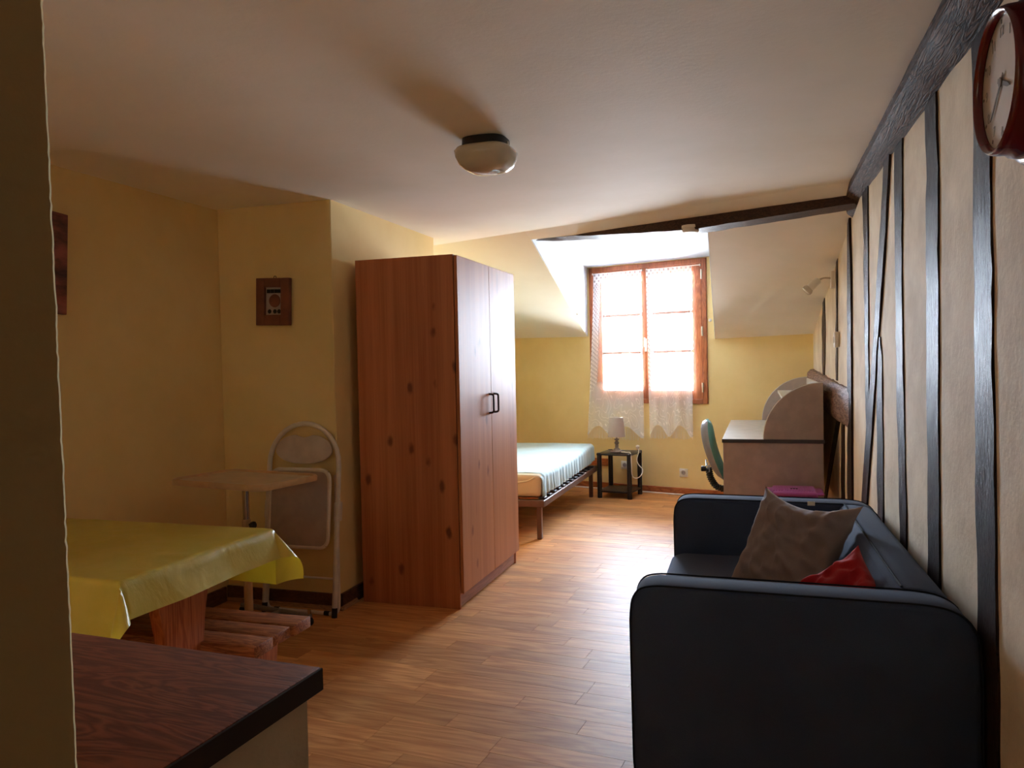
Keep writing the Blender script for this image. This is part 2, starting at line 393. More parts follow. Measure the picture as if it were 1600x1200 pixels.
for r_ in rows:
    d0 = 2.197 + r_ * PITCH; s = -4.2 - random.random() * .6
    if r_ == 5: s = -1.637 - .66 * 4
    while s < 2.2:
        L = random.choice((.44, .66, .66, .88)) if r_ != 5 else .66
        g = .0006
        q = [fs * (s + g) + fn * (d0 + g), fs * (s + L - g) + fn * (d0 + g), fs * (s + L - g) + fn * (d0 + PITCH - g), fs * (s + g) + fn * (d0 + PITCH - g)]
        s += L
        p = clip([Vector(a) for a in q])
        if not p: continue
        cx = sum(a.x for a in p) / len(p); cy = sum(a.y for a in p) / len(p)
        pts = [(a.x, a.y, 0.0) for a in p]
        if 1.0 < cy < 4.6 and cx > -2.25 and not (cx > -.2 and cy < 3.8) and not (cx < -1.55 and cy > 3.85):
            obj('plank', MB().prism(pts, (0, 0, -.012)), M['floor'], fl, smooth=0); nplank += 1
        else: rest.prism(pts, (0, 0, -.012))
obj('plank_remainder', rest, M['floor'], fl, smooth=0, kind='stuff')

# --- flat ceiling with the sloped roof part, the dormer and the tie beam
cmb = MB().prism([(-3.1, -1.75, 2.2), (.8, -1.75, 2.2), (.8, YC(.8), 2.2), (-3.1, YC(-3.1), 2.2)], (0, 0, .12))
ceil = obj('ceiling', cmb, M['ceiling'], smooth=0, kind='structure')
L0 = Vector((-1.50, 5.20, SL(-1.50, 5.20))); L1 = Vector((-1.69, BW(-1.69), 1.572))
R0 = Vector((-.285, 4.85, 2.146)); R1 = Vector((-.388, BW(-.388), 1.502))
c1 = (YC(-3.1)); 
lp = [(-3.1, YC(-3.1), 2.2), (-1.50, YC(-1.50), 2.2), tuple(L0), tuple(L1), (-1.69, BW(-1.69) + .1, 1.55), (-3.1, BW(-3.1) + .1, SL(-3.1, BW(-3.1) + .1))]
obj('sloped_ceiling', MB().prism(lp, (0, 0, .1)), M['cream_slope'], ceil, smooth=0, label='cream sloped ceiling left of the dormer')
rp_ = [(-.285, YC(-.285), 2.2), (.8, YC(.8), 2.2), (.8, BW(.8) + .1, 1.50), (-.388, BW(-.388) + .1, 1.48), tuple(R1), tuple(R0)]
obj('sloped_ceiling', MB().prism(rp_, (0, 0, .1)), M['ceiling'], ceil, smooth=0, label='white sloped ceiling right of the dormer')
obj('sloped_ceiling_strip', MB().prism([(-1.50, YC(-1.5), 2.2), (-.285, YC(-.285), 2.2), tuple(R0), tuple(L0)], (0, 0, .1)), M['ceiling'], ceil, smooth=0)
BL = Vector((-1.69, BW(-1.69), 2.29)); BR = Vector((-.388, BW(-.388), 2.285))
obj('dormer_soffit', MB().prism([L0 + Vector((-.05, 0, .012)), R0 + Vector((.05, 0, .012)), BR + Vector((.05, .1, 0)), BL + Vector((-.05, .1, 0))], (0, 0, .1)), M['dormer'], ceil, smooth=0)
obj('dormer_cheek', MB().prism([p + Vector((.005, 0, .005)) for p in (L0, L1, L1 + Vector((0, .1, 0)), BL + Vector((0, .1, .05)), L0 + Vector((0, 0, .1)))], (-.06, 0, 0)), M['dormer'], ceil, smooth=0)
obj('dormer_cheek', MB().prism([p + Vector((-.004, 0, .005)) for p in (R0, R1, R1 + Vector((0, .1, 0)), BR + Vector((0, .1, .05)), R0 + Vector((0, 0, .1)))], (.06, 0, 0)), M['dormer'], ceil, smooth=0)
def tie_beam(u, v):
    x = -1.57 + u * 2.06; y0 = 5.245 - u * .765
    h = .112 * min(1, u * 1.7) ** .8 - .030 * max(0, u - .5) * 2; d = .13
    n = noise.noise(Vector((x * 9, v * 4, 1))) * .006
    prof = [(0, 2.205), (0, 2.2 - h * .6), (.006, 2.2 - h), (d, 2.2 - h * .95 - .015), (d, 2.205)]
    i = round(v * 4); a = prof[i]
    z = a[1] + (n if 0 < i < 4 else 0)
    return (x + a[0] * .36, y0 + a[0] * .93 + n, z)
obj('tie_beam', MB().grid(tie_beam, 40, 4), M['timber_x'], ceil, smooth=50, label='dark tie beam tapering into the plaster')

# --- walls
wl = obj('wall_left', MB().box(-3.1, -2.885, -1.75, 8.6, 0, 2.3), M['yellow'], smooth=0, kind='structure')
wc = obj('wall_chimney', MB().box(-2.885, -2.165, 3.66, 5.04, 0, 2.26, .004, 1), M['yellow'], smooth=0, kind='structure')
wf = obj('wall_front', MB().box(-3.1, -2.45, -1.75, -1.6, 0, 2.3).box(-1.55, .9, -1.75, -1.6, 0, 2.3).box(-2.45, -1.55, -1.75, -1.6, 0, 1.1).box(-2.45, -1.55, -1.75, -1.6, 1.9, 2.3), M['cream'], smooth=0, kind='structure')  # opening cut for the added fill window
wk = link('added_fill_window', None, kind='structure', loc=(-2.0, -1.66, 1.5)); wk.empty_display_size = .1  # unseen window, added to give the left side soft fill light
obj('window_frame', MB().box(-.45, -.40, -.03, .03, -.4, .4).box(.40, .45, -.03, .03, -.4, .4).box(-.40, .40, -.03, .03, -.4, -.35).box(-.40, .40, -.03, .03, .35, .4), M['window_wood'], wk, smooth=0)  # frame of the added fill window
obj('pane', MB().box(-.40, .40, -.004, .004, -.35, .35), M['glass'], wk, smooth=0)
obj('added_fill_blind', MB().grid(lambda u, v: (-.445 + .89 * u, .045 + .004 * math.sin(v * 9), -.395 + .79 * v), 2, 14), M['fill_blind'], wk)  # added blind that spreads and dims the fill light
obj('added_dark_wall', MB().box(.52, .60, -1.6, .9, 0, 2.2), M['base_dark'], smooth=0, kind='structure')  # unseen dark cladding, added to cut bounce light on the pier
bwm = MB()
bwm.box(-2.2, -.527, 0, .25, 0, 2.6); bwm.box(.712, 2.1, 0, .25, 0, 2.6)
bwm.box(-.527, .712, 0, .25, 0, .885); bwm.box(-.527, .712, 0, .25, 2.275, 2.6)
wb_ = obj('wall_back', bwm, M['yellow'], smooth=0, kind='structure'); wb_.location = BWP; wb_.rotation_euler = (0, 0, BWA)
wr_ = obj('wall_right', MB().prism([(WR(-1.75), -1.75, 0), (WR(8.2), 8.2, 0), (WR(8.2) + .2, 8.2, 0), (WR(-1.75) + .2, -1.75, 0)], (0, 0, 2.3)), M['cream'], smooth=0, kind='structure')
# the short wall beside the camera, with its ragged plaster arris
def pier(u, v):
    z = v * 2.2; lean = -.4645 + (1.56 - z) * .0125
    prof = [(-.10, -1.6), (0, -1.6), (0, .414), (-.0035, .4185), (-.012, .42), (-.10, .42), (-.10, -1.6)]
    a = prof[round(u * 6)]
    j = noise.noise(Vector((z * 160, 3, 0))) * .0012 + noise.noise(Vector((z * 45, 9, 0))) * .001 if round(u * 6) in (2, 3) else 0
    return (lean + a[0] + j, a[1], z)
obj('wall_pier', MB().grid(pier, 6, 500), M['yellow'], smooth=20, kind='structure')

# --- timbers in the right wall
def post(zs, proud=.006, m='timber', label=None):
    """zs: list of (z, y_far, y_near) down the post"""
    zs = sorted((z, a * 1.012, b * 1.012) for z, a, b in zs); n = 34
    def at(z):
        for a, b in zip(zs, zs[1:]):
            if z <= b[0]: k = (z - a[0]) / (b[0] - a[0]); return a[1] + (b[1] - a[1]) * k, a[2] + (b[2] - a[2]) * k
        return zs[-1][1:]
    seed = random.random() * 50
    def fn_(u, v):
        z = zs[0][0] + v * (zs[-1][0] - zs[0][0]); yf, yn = at(z)
        yf += noise.noise(Vector((z * 5, seed, 0))) * .010 + noise.noise(Vector((z * 24, seed, 3))) * .004
        yn += noise.noise(Vector((z * 5, seed, 7))) * .010 + noise.noise(Vector((z * 24, seed, 5))) * .004
        i = round(u * 5); y = [yf, yf, yf + (yn - yf) * .3, yf + (yn - yf) * .7, yn, yn][i]
        b = proud + noise.noise(Vector((z * 9, y * 30, seed))) * .003
        return (WR(y) - (0 if i in (0, 5) else b), y, z)
    obj('timber_post', MB().grid(fn_, 5, n), M[m], wr_, smooth=40, label=label)
post([(2.14, 2.323, 2.165), (1.55, 2.317, 2.17), (1.05, 2.317, 2.153), (.74, 2.302, 2.142), (0, 2.29, 2.13)], label='widest dark post behind the near sofa arm')
post([(2.14, 2.869, 2.725), (1.86, 2.86, 2.695), (1.12, 2.875, 2.719), (.62, 2.873, 2.715), (0, 2.873, 2.715)])
post([(2.14, 3.412, 3.25), (1.64, 3.409, 3.279), (1.09, 3.393, 3.264), (.66, 3.359, 3.236), (0, 3.34, 3.22)])
post([(1.39, 3.80, 3.775), (1.3, 3.84, 3.735), (1.06, 3.889, 3.734), (.62, 3.895, 3.74), (0, 3.9, 3.74)])
post([(2.15, 3.605, 3.484), (1.7, 3.802, 3.655), (1.315, 3.966, 3.849), (.91, 4.207, 4.026), (.58, 4.347, 4.184), (0, 4.58, 4.42)], .010, label='slanting dark brace')
post([(2.14, 4.256, 4.09), (1.59, 4.235, 4.105), (1.04, 4.22, 4.12), (.93, 4.20, 4.16)])
post([(2.14, 4.793, 4.72), (1.7, 4.836, 4.689), (1.0, 4.889, 4.708), (.52, 4.914, 4.729), (0, 4.93, 4.74)], .012)
post([(2.04, 5.424, 5.343), (1.15, 5.51, 5.419)])
post([(1.80, 6.28, 6.20), (1.5, 6.40, 6.15), (1.17, 6.389, 6.242)])
post([(.92, 5.234, 5.09), (.43, 5.275, 5.12), (0, 5.30, 5.14)])
post([(.9, 5.479, 5.29), (.26, 6.34, 6.17), (0, 6.69, 6.53)])
def top_beam(u, v):
    y = 4.72 - u * 6.3; i = round(v * 4); n = noise.noise(Vector((y * 4, i * 3, 0))) * .008 + noise.noise(Vector((y * 17, i, 5))) * .004
    d = WR(y) - .454 - .0 * y; end = max(0, (y - 4.45) / .27)
    prof = [(0, 2.205), (0, 2.165 - .04 * end), (-.012 - .02, 2.145 - .05 * end), (-d, 2.13 - .05 * end), (-d, 2.205)]
    a = prof[i]
    return (.454 - a[0] * 1.0 + (n if i in (1, 2) else n * .4 if i == 0 else 0), y, a[1] + (n if 0 < i < 4 else 0))
obj('top_beam', MB().grid(top_beam, 110, 4), M['timber_y'], wr_, smooth=45, label='long dark beam under the ceiling')
def rail(u, v):
    y = 4.87 + u * 2.42; t = (y - 4.87) / 2.42
    zt = 1.115 + .09 * t; zb = .885 + .06 * t; i = round(v * 6)
    c = [(0, zb), (.03, zb), (.055, zb + .03), (.06, (zb + zt) / 2), (.055, zt - .03), (.03, zt), (0, zt)][i]
    n = noise.noise(Vector((y * 6, i * 2, 0))) * .010
    return (WR(y) - c[0] * min(1, .22 + t * 2.2) - (n * min(1, t * 4) if 0 < i < 6 else 0), y, c[1] + n)
mb = MB().grid(rail, 40, 6)
bmesh.ops.holes_fill(mb.bm, edges=[e for e in mb.bm.edges if e.is_boundary], sides=0)
obj('timber_rail', mb, M['timber_raw'], wr_, smooth=45, label='worn brown timber rail stub by the desk')

# --- skirting
bb = obj('baseboard_back', MB().box(-1.8, 1.7, -.016, -.001, 0, .07, .003, 1), M['base_wood'], kind='structure'); bb.location = BWP; bb.rotation_euler = (0, 0, BWA)
obj('baseboard_chimney', MB().box(-2.883, -2.15, 3.645, 3.659, 0, .085, .002, 1).box(-2.164, -2.15, 3.645, 5.03, 0, .085, .002, 1), M['base_dark'], kind='structure')
obj('trim_1', MB().prism([(-2.883, 3.63, 0), (-2.883, 3.645, 0), (-2.883, 3.645, .02)], (.748, 0, 0)).prism([(-2.15, 3.63, 0), (-2.135, 3.63, 0), (-2.15, 3.63, .02)], (0, .18, 0)), M['strip'], kind='structure', smooth=0)
obj('baseboard_left', MB().box(-2.884, -2.87, -1.59, 3.63, 0, .085, .002, 1), M['base_dark'], kind='structure')
t2 = obj('trim_2', MB().box(-1.7, -.31, -.022, -.001, .245, .318, .002, 1), M['base_wood'], kind='structure'); t2.location = BWP; t2.rotation_euler = (0, 0, BWA)

# --- window: frame, two sashes with three panes each, hinges, handle
win = link('window_1', None, kind='structure', loc=BWP, rotz=BWA); win.empty_display_size = .1
f = MB(); F0, F1, Z0, Z1 = -.525, .71, .888, 2.272
f.box(F0, F0 + .045, -.02, .07, Z0, Z1, .004, 1).box(F1 - .045, F1, -.02, .07, Z0, Z1, .004, 1)
f.box(F0 + .045, F1 - .045, -.02, .07, Z0, Z0 + .045, .004, 1).box(F0 + .045, F1 - .045, -.02, .07, Z1 - .045, Z1, .004, 1)
obj('window_frame', f, M['window_wood'], win)
zb0, zt0 = Z0 + .045, Z1 - .045
for (a, b, lw, rw) in ((F0 + .047, .092, .095, .045), (.094, F1 - .047, .045, .095)):
    m_ = MB()
    m_.box(a, a + lw, -.012, .04, zb0, zt0, .004, 1).box(b - rw, b, -.012, .04, zb0, zt0, .004, 1)
    m_.box(a + lw, b - rw, -.012, .04, zb0, zb0 + .085, .004, 1).box(a + lw, b - rw, -.012, .04, zt0 - .075, zt0, .004, 1)
    sash = obj('sash', m_, M['window_wood'], win)
    g0, g1 = zb0 + .085, zt0 - .075; h = (g1 - g0) / 3
    for k in (1, 2): obj('muntin', MB().box(a + lw, b - rw, -.006, .034, g0 + k*h - .014, g0 + k*h + .014, .003, 1), M['muntin'], sash)
    for k in range(3):
        obj('pane', MB().box(a + lw - .004, b - rw + .004, .012, .016, g0 + k*h + .008, g0 + (k+1)*h - .008), M['glass'], sash, smooth=0)
obj('centre_cover_strip', MB().box(.076, .112, -.024, -.013, zb0, zt0, .005, 2), M['window_wood'], win)
hd = MB().box(.083, .107, -.03, -.024, 1.40, 1.53, .003, 2); hd.tube(fillet([(.095, -.03, 1.45), (.095, -.058, 1.45), (.098, -.06, 1.54)], .012), .008, 8)
obj('window_handle', hd, M['white'], win, label='white window handle')
for z in (2.12, 1.58, 1.045):
    obj('hinge', MB().lathe([(.009, z - .045), (.009, z - .002), (.006, z - .001), (.006, z + .001), (.009, z + .002), (.009, z + .045)], 12, Matrix.Translation((.668, -.026, 0))), M['brass'], win)
# boarded roof eave outside, over the window head
ev = MB()
for k in range(4): ev.box(-1.2, 1.5, .26 + k * .11, .365 + k * .11, 2.26 - k * .035, 2.275 - k * .035)
e_ = obj('trim_3', ev, M['eave'], kind='structure', smooth=0); e_.location = BWP; e_.rotation_euler = (0, 0, BWA)

# ================================================================== WINDOW WALL THINGS
def bwl(u, w_, z): return BWM @ Vector((u, w_, z))
def curtain(label, t0, t1, b0, b1, zt, zb, seed, folds):
    th = thing('lace_curtain', label, 'curtain', BWP, BWA, 'lace curtains at the window')
    def pos(u, v, extra=0.0):
        x0 = t0 + (b0 - t0) * v ** 1.3; x1 = t1 + (b1 - t1) * v
        x = x0 + (x1 - x0) * u
        y = -.052 + sum(A * math.sin(u * k + ph + v * .6) for A, k, ph in folds) * (.5 + .5 * v)
        y += noise.noise(Vector((u * 3, v * 2, seed))) * .008
        return Vector((x, min(y, -.034), 0))
    def hemz(u):
        a = abs(math.sin(u * math.pi * 2 + .25)) ** 1.5
        return zb + .015 + .115 * a
    def cl(u, v):
        p = pos(u, v); z1 = hemz(u); p.z = zt + (z1 - zt) * v; return p
    obj('lace_panel', MB().grid(cl, 90, 60, uv=True), M['lace'], th, smooth=60)
    fr = MB(); ns = 64
    for i in range(ns):
        u = (i + .5) / ns
        if hemz(u) - zb < .02: continue
        p = pos(u, 1.0); q = Vector(p); p.z = hemz(u) + .002; q.z = zb + random.uniform(-.008, .008); q.x += random.uniform(-.004, .004)
        fr.tube([p, (p + q) / 2 + Vector((0, random.uniform(-.003, .003), 0)), q], .0013, 3)
    obj('fringe', fr, M['fringe'], th, kind='stuff')
curtain('white lace curtain over the left window sash, fringe hanging behind the lamp', -.455, .068, -.56, .07, 2.205, .525, 1.3,
        ((.010, 14, .3), (.006, 27, 1.0)))
curtain('white lace curtain over the right window sash, folded at its right side', .116, .585, .128, .575, 2.205, .55, 5.1,
        ((.008, 11, 2.0), (.010, 23, .4)))
for lab, a, b in (('thin white curtain rod across the left window sash', -.487, .08), ('thin white curtain rod across the right window sash', .104, .668)):
    rd = thing('curtain_rod', lab, 'rod', BWP, BWA, 'curtain rods')
    obj('rod', MB().tube([(a + .01, -.03, 2.207), (b - .01, -.03, 2.207)], .005, 8), M['white'], rd)
    for x in (a + .012, b - .012): obj('end_bracket', MB().box(x - .006, x + .006, -.034, -.013, 2.198, 2.216, .002, 1), M['white'], rd)
for lab, loc, rz in (('small round cream holdback knob on left dormer cheek', (-1.637, 7.14, 1.763), R(90)),):
    k = thing('holdback_knob', lab, 'knob', loc)
    obj('knob', MB().lathe([(.008, 0), (.008, .01), (.016, .014), (.018, .022), (.012, .03), (0, .032)], 14, Matrix.Rotation(R(90), 4, 'Y')), M['tray'], k)
k = thing('holdback_knob', 'small round cream holdback knob on yellow wall right of window', 'knob', bwl(.745, 0, 1.68), BWA)
obj('knob', MB().lathe([(.008, 0), (.008, .01), (.015, .014), (.016, .02), (.010, .027), (0, .028)], 14, Matrix.Rotation(R(90), 4, 'X')), M['white'], k)

def outlet(label, u, z):
    o = thing('wall_socket', label, 'socket', bwl(u, 0, z), BWA)
    obj('cover_plate', MB().box(-.042, .042, -.010, -.0005, -.042, .042, .004, 2), M['white'], o)
    rm = Matrix.Rotation(R(90), 4, 'X')
    obj('socket_ring', MB().lathe([(.026, .010), (.026, .013), (.022, .013), (.021, .0105)], 24, rm, cap=False), M['tag'], o)
    obj('socket_well', MB().lathe([(.021, .0104), (.0, .0102)], 24, rm), M['desk'], o)
    for x in (-.008, .008): obj('socket_hole', MB().lathe([(.003, .0104), (.003, .0112), (0, .0112)], 8, Matrix.Translation((x, 0, 0)) @ rm), M['black'], o)
    obj('earth_pin', MB().lathe([(.0025, .0104), (.0025, .018), (0, .019)], 8, Matrix.Translation((0, 0, .011)) @ rm), M['brass'], o)
outlet('white square wall socket on yellow wall between bedside stand and desk', .457, .217)
outlet('white wall socket seen through the black bedside stand', -.16, .26)
cb = MB().tube(smooth_path([bwl(u, -.026 - .006 * math.sin(u * 5), .008) for u in (-1.2, -.6, -.1, .3, .7, 1.1, 1.5)], 6), .0075, 8)
obj('floor_cable', cb, M['cable'], label='cream cable running along the floor below the window wall', cat='cable')

# ================================================================== BED
bed = thing('bed_frame', 'brown steel slatted bed frame in the corner behind the wardrobe', 'bed', (-2.19, 6.46, 0))
X0, X1, Y0, Y1 = -.68, .675, -1.0, .95
b_ = MB().box(X0, X1, Y0, Y0 + .03, .245, .295, .004, 1).box(X0, X1, Y1 - .03, Y1, .245, .295, .004, 1)
b_.box(X0, X0 + .03, Y0 + .03, Y1 - .03, .245, .295, .004, 1).box(X1 - .03, X1, Y0 + .03, Y1 - .03, .245, .295, .004, 1)
obj('side_rails', b_, M['metal_brown'], bed)
for x in (X0 + .03, X1 - .05):
    for y in (Y0 + .05, Y1 - .06):
        obj('leg', MB().box(x - .018, x + .018, y - .018, y + .018, 0, .246, .003, 1), M['metal_brown'], bed)
for k in range(13):
    y = Y0 + .09 + k * .145
    sl = obj('bed_slat', MB().box(X0 + .05, X1 - .055, y - .03, y + .03, .296, .305, .002, 1), M['bench'], bed)
    obj('slat_end_cap', MB().box(X1 - .06, X1 - .008, y - .034, y + .034, .294, .311, .003, 1), M['slat'], sl)
mt = thing('mattress', 'pale blue covered mattress with a bare beige foot end on the bed', 'mattress', (-2.19, 6.46, .312))
mm = MB().box(-.67, .64, -.965, .94, 0, .165, .035, 4)
obj('mattress_core', mm, M['mattress'], mt)
obj('mattress_band', MB().tube(fillet([(-.66, -.967, .105), (.45, -.967, .105), (.55, -.967, .12), (.60, -.967, .15)], .03), .006, 6), M['band'], mt)
def cover(u, v):
    # across the bed (u) and along it (v); hangs over the right side with small ruffles
    x = -.67 + 1.315 * min(1, u / .8); y = -.945 + v * 1.895
    n = noise.noise(Vector((x * 3, y * 3, 0))) * .006 + noise.noise(Vector((x * 9, y * 9, 2))) * .003
    z = .172 + n + .03 * v * v
    if u > .74:
        t = (u - .74) / .26
        rf = math.sin(y * 62 + 3 * noise.noise(Vector((0, y * 8, 0)))) * .009 * t
        ang = min(1, t / .3) * math.pi / 2; drop = max(0, t - .3) / .7 * .12
        x = .60 + .048 * math.sin(ang) + rf + .006 * t; z = .172 + .03 * v * v - .04 * (1 - math.cos(ang)) - drop + n
        z += .012 * (noise.noise(Vector((0, y * 7, 4)))) * max(0, t - .5)
    elif u > .7: x = .56 + (u - .7) / .04 * .04
    else: x = -.67 + 1.23 * u / .7
    if v < .03: z -= .012; y += .008 * math.sin(x * 40)
    return (x, y, z)
obj('mattress_cover', MB().grid(cover, 60, 150), M['cover'], mt, smooth=60, label='pale blue ruffled mattress cover')

# ================================================================== BEDSIDE STAND, LAMP
st = thing('bedside_stand', 'open black bedside stand with two shelves below the window', 'stand', (-1.302, 7.47, 0), R(-9))
for x in (-.15, .15):
    for y in (-.16, .16): obj('leg', MB().lathe([(.023, 0), (.023, .402), (.025, .404), (.025, .43), (.020, .434)], 14, Matrix.Translation((x, y, 0))), M['black_wood'], st)
obj('top_board', MB().box(-.172, .172, -.182, .182, .412, .43, .004, 2), M['black_wood'], st)
obj('lower_shelf', MB().box(-.165, .165, -.175, .175, .055, .073, .004, 2), M['black_wood'], st)
ZT = .436
lp_ = thing('table_lamp', 'small table lamp with taupe shade and turned grey foot on black stand', 'lamp', (-1.315, 7.40, ZT), R(-9))
obj('lamp_foot', MB().box(-.052, .052, -.052, .052, 0, .018, .004, 2), M['lamp_base'], lp_)
obj('lamp_stem', MB().lathe([(.036, .018), (.034, .026), (.022, .036), (.015, .05), (.02, .058), (.014, .066), (.018, .078), (.024, .09), (.016, .102), (.011, .112), (.024, .12), (.024, .126), (.008, .132), (.008, .18)], 20), M['lamp_base'], lp_)
sh = MB().lathe([(.083, .148), (.066, .335), (.064, .335), (.081, .148)], 40, cap=False)
sh2 = obj('lamp_shade', sh, M['lamp_shade'], lp_)
obj('shade_ring', MB().tube([(.066 * math.cos(a), .066 * math.sin(a), .335) for a in [2*math.pi*i/24 for i in range(24)]], .0022, 5, True).tube([(-.064, 0, .325), (.064, 0, .325)], .0015, 5), M['brass'], sh2)
cp = [(-1.27, 7.37, ZT + .006), (-1.21, 7.33, ZT + .006), (-1.165, 7.285, ZT + .002), (-1.155, 7.262, .34), (-1.15, 7.26, .24), (-1.12, 7.27, .205),
      (-1.075, 7.30, .225), (-1.06, 7.33, .28), (-1.10, 7.36, .32), (-1.117, 7.36, .37), (-1.10, 7.37, ZT + .012), (-1.115, 7.42, ZT + .03)]
LM = (Matrix.Translation((-1.315, 7.40, ZT)) @ Matrix.Rotation(R(-9), 4, 'Z')).inverted()
cord = obj('lamp_cord', MB().tube([LM @ p for p in smooth_path(cp, 8)], .0042, 8), M['cable'], lp_, label='white lamp cord hanging in a loop')
obj('plug', MB().lathe([(.008, 0), (.016, .012), (.018, .034), (.010, .04)], 14, LM @ Matrix.Translation((-1.115, 7.42, ZT + .028)) @ Matrix.Rotation(R(25), 4, 'X')), M['white'], cord)

# ================================================================== WARDROBE
wd = thing('wardrobe', 'tall two-door knotty pine wardrobe standing against the chimney wall', 'wardrobe', (-2.11, 3.812, 0))
W_, D_, H_ = .60, .998, 1.89
for n_, y in (('near', 0), ('far', D_ - .018)): obj('side_panel', MB().box(0, W_ - .022, y, y + .018, 0, H_, .0015, 1), M['pine'], wd)
obj('top_panel', MB().box(0, W_ - .024, .018, D_ - .018, H_ - .018, H_, .001, 1), M['pine'], wd)
obj('back_panel', MB().box(0, .006, .018, D_ - .018, .07, H_ - .018), M['pine'], wd)
obj('bottom_panel', MB().box(.006, W_ - .026, .018, D_ - .018, .07, .088), M['pine'], wd)
obj('plinth', MB().box(W_ - .045, W_ - .027, .018, D_ - .018, .008, .07), M['plinth'], wd)
for y0, y1, hy in ((.003, .507, .468), (.511, D_ - .003, .555)):
    dr = obj('door', MB().box(W_ - .018, W_, y0, y1, .085, H_ - .006, .0015, 1), M['pine_door'], wd)
    hm = MB().tube(fillet([(W_, hy, 1.02), (W_ + .028, hy, 1.022), (W_ + .028, hy, 1.128), (W_, hy, 1.13)], .014), .006, 8)
    obj('door_handle', hm, M['handle'], dr)

# ================================================================== SOFA
sf = thing('sofa', 'charcoal fabric two-seat sofa with high square arms against timbered wall', 'sofa', (.062, 3.03, 0), R(1.0))
def sxz(p, y0): return [(x - .07, y0 - 3.03, z) for x, z in p]
armp = [(-.352, .04), (-.368, .12), (-.372, .56), (-.366, .615), (-.345, .645), (-.30, .655), (.40, .648), (.46, .640), (.505, .615), (.53, .565), (.535, .48), (.535, .04)]
for y0, y1 in ((2.232, 2.375), (3.70, 3.845)):
    m_ = MB().prism(sxz(armp, y0), (0, y1 - y0, 0), .018, 3)
    arm = obj('arm', m_, M['sofa'], sf, smooth=50)
    for yy in (y0 + .004, y1 - .004):
        pr_ = [(x - .07, yy - 3.03, z) for x, z in armp]
        obj('piping', MB().tube(fillet(pr_, .03, 3), .0026, 6), M['welt'], arm)
bkp = [(.10, .30), (.235, .42), (.345, .615), (.365, .648), (.395, .652), (.475, .642), (.51, .60), (.515, .08), (.10, .08)]
bk = obj('backrest', MB().prism(sxz(bkp, 2.372), (0, 1.331, 0), .02, 3), M['sofa'], sf, smooth=50)
obj('back_seam', MB().tube([(.372 - .07, y - 3.03, .652 + .001 * math.sin(y * 9)) for y in [2.385 + .0436 * i for i in range(31)]], .0035, 6), M['welt'], bk)
seatp = [(-.375, .225), (-.392, .26), (-.392, .345), (-.375, .385), (-.33, .402), (.0, .40), (.26, .395), (.26, .225)]
obj('seat_cushion', MB().prism(sxz(seatp, 2.38), (0, 1.315, 0), .02, 3), M['sofa'], sf, smooth=50)
obj('base', MB().box(-.425, .42, -.66, .68, .05, .224, .01, 2), M['sofa'], sf)
for x in (-.38, .38):
    for y in (-.74, .76): obj('foot', MB().lathe([(.022, 0), (.026, .045)], 12, Matrix.Translation((x, y, 0))), M['black'], sf)

def pillow(name, label, cat, c, ex, ey, hx, hy, th, m, seed, wr=.012, tag=False, ears=.10, slump=0.0):
    ex = Vector(ex).normalized(); n = ex.cross(Vector(ey)).normalized(); ey = n.cross(ex)
    t = thing(name, label, cat, c)
    def surf(side):
        def fn_(u, v):
            a, b = u * 2 - 1, v * 2 - 1
            px = hx * a * (1 - ears * (1 - b * b)); py = hy * b * (1 - ears * (1 - a * a))
            if b > 0: py -= slump * (1 - a * a) * b
            prof = (max(0, (1 - abs(a) ** 2.6)) * max(0, (1 - abs(b) ** 2.6))) ** .55
            w_ = noise.noise(Vector((a * 2.2 + seed, b * 2.2, side))) * wr * 1.6 + noise.noise(Vector((a * 5 + b * 3 + seed, b * 5, 3 + side))) * wr * .8
            w_ += (1 - abs(noise.noise(Vector((a * 2.5 + b * 1.6 + seed * 2, b * 1.6 - a, 8 + side))) * 2.2)) ** 3 * wr * .55
            h = side * th * prof + w_ * min(1, prof * 2.5)
            return ex * px + ey * py + n * h
        return fn_
    mb = MB().grid(surf(1), 44, 44).grid(surf(-1), 44, 44)
    bmesh.ops.remove_doubles(mb.bm, verts=list(mb.bm.verts), dist=1e-5); bmesh.ops.recalc_face_normals(mb.bm, faces=list(mb.bm.faces))
    obj('cushion_body', mb, m, t, smooth=70)
    if tag: obj('cushion_tag', MB().box(-.014, .014, -.001, .001, 0, .016, M=Matrix.Translation(ex * hx * .1 + ey * (hy * .80) + n * .012)), M['tag'], t)
pillow('cushion', 'large taupe cushion leaning on the sofa back with a small white tag', 'cushion', (.118, 3.25, .552),
       (.30, -.24, -.02), (.16, .13, .34), .225, .225, .075, M['grey_cushion'], 2.0, .019, True, .12, .035)
pillow('cushion', 'red cushion slumped low behind the near sofa arm', 'cushion', (.20, 2.56, .50),
       (.26, .06, .12), (-.12, .22, .16), .205, .19, .06, M['red_cushion'], 6.0, .022, False, .14, .02)

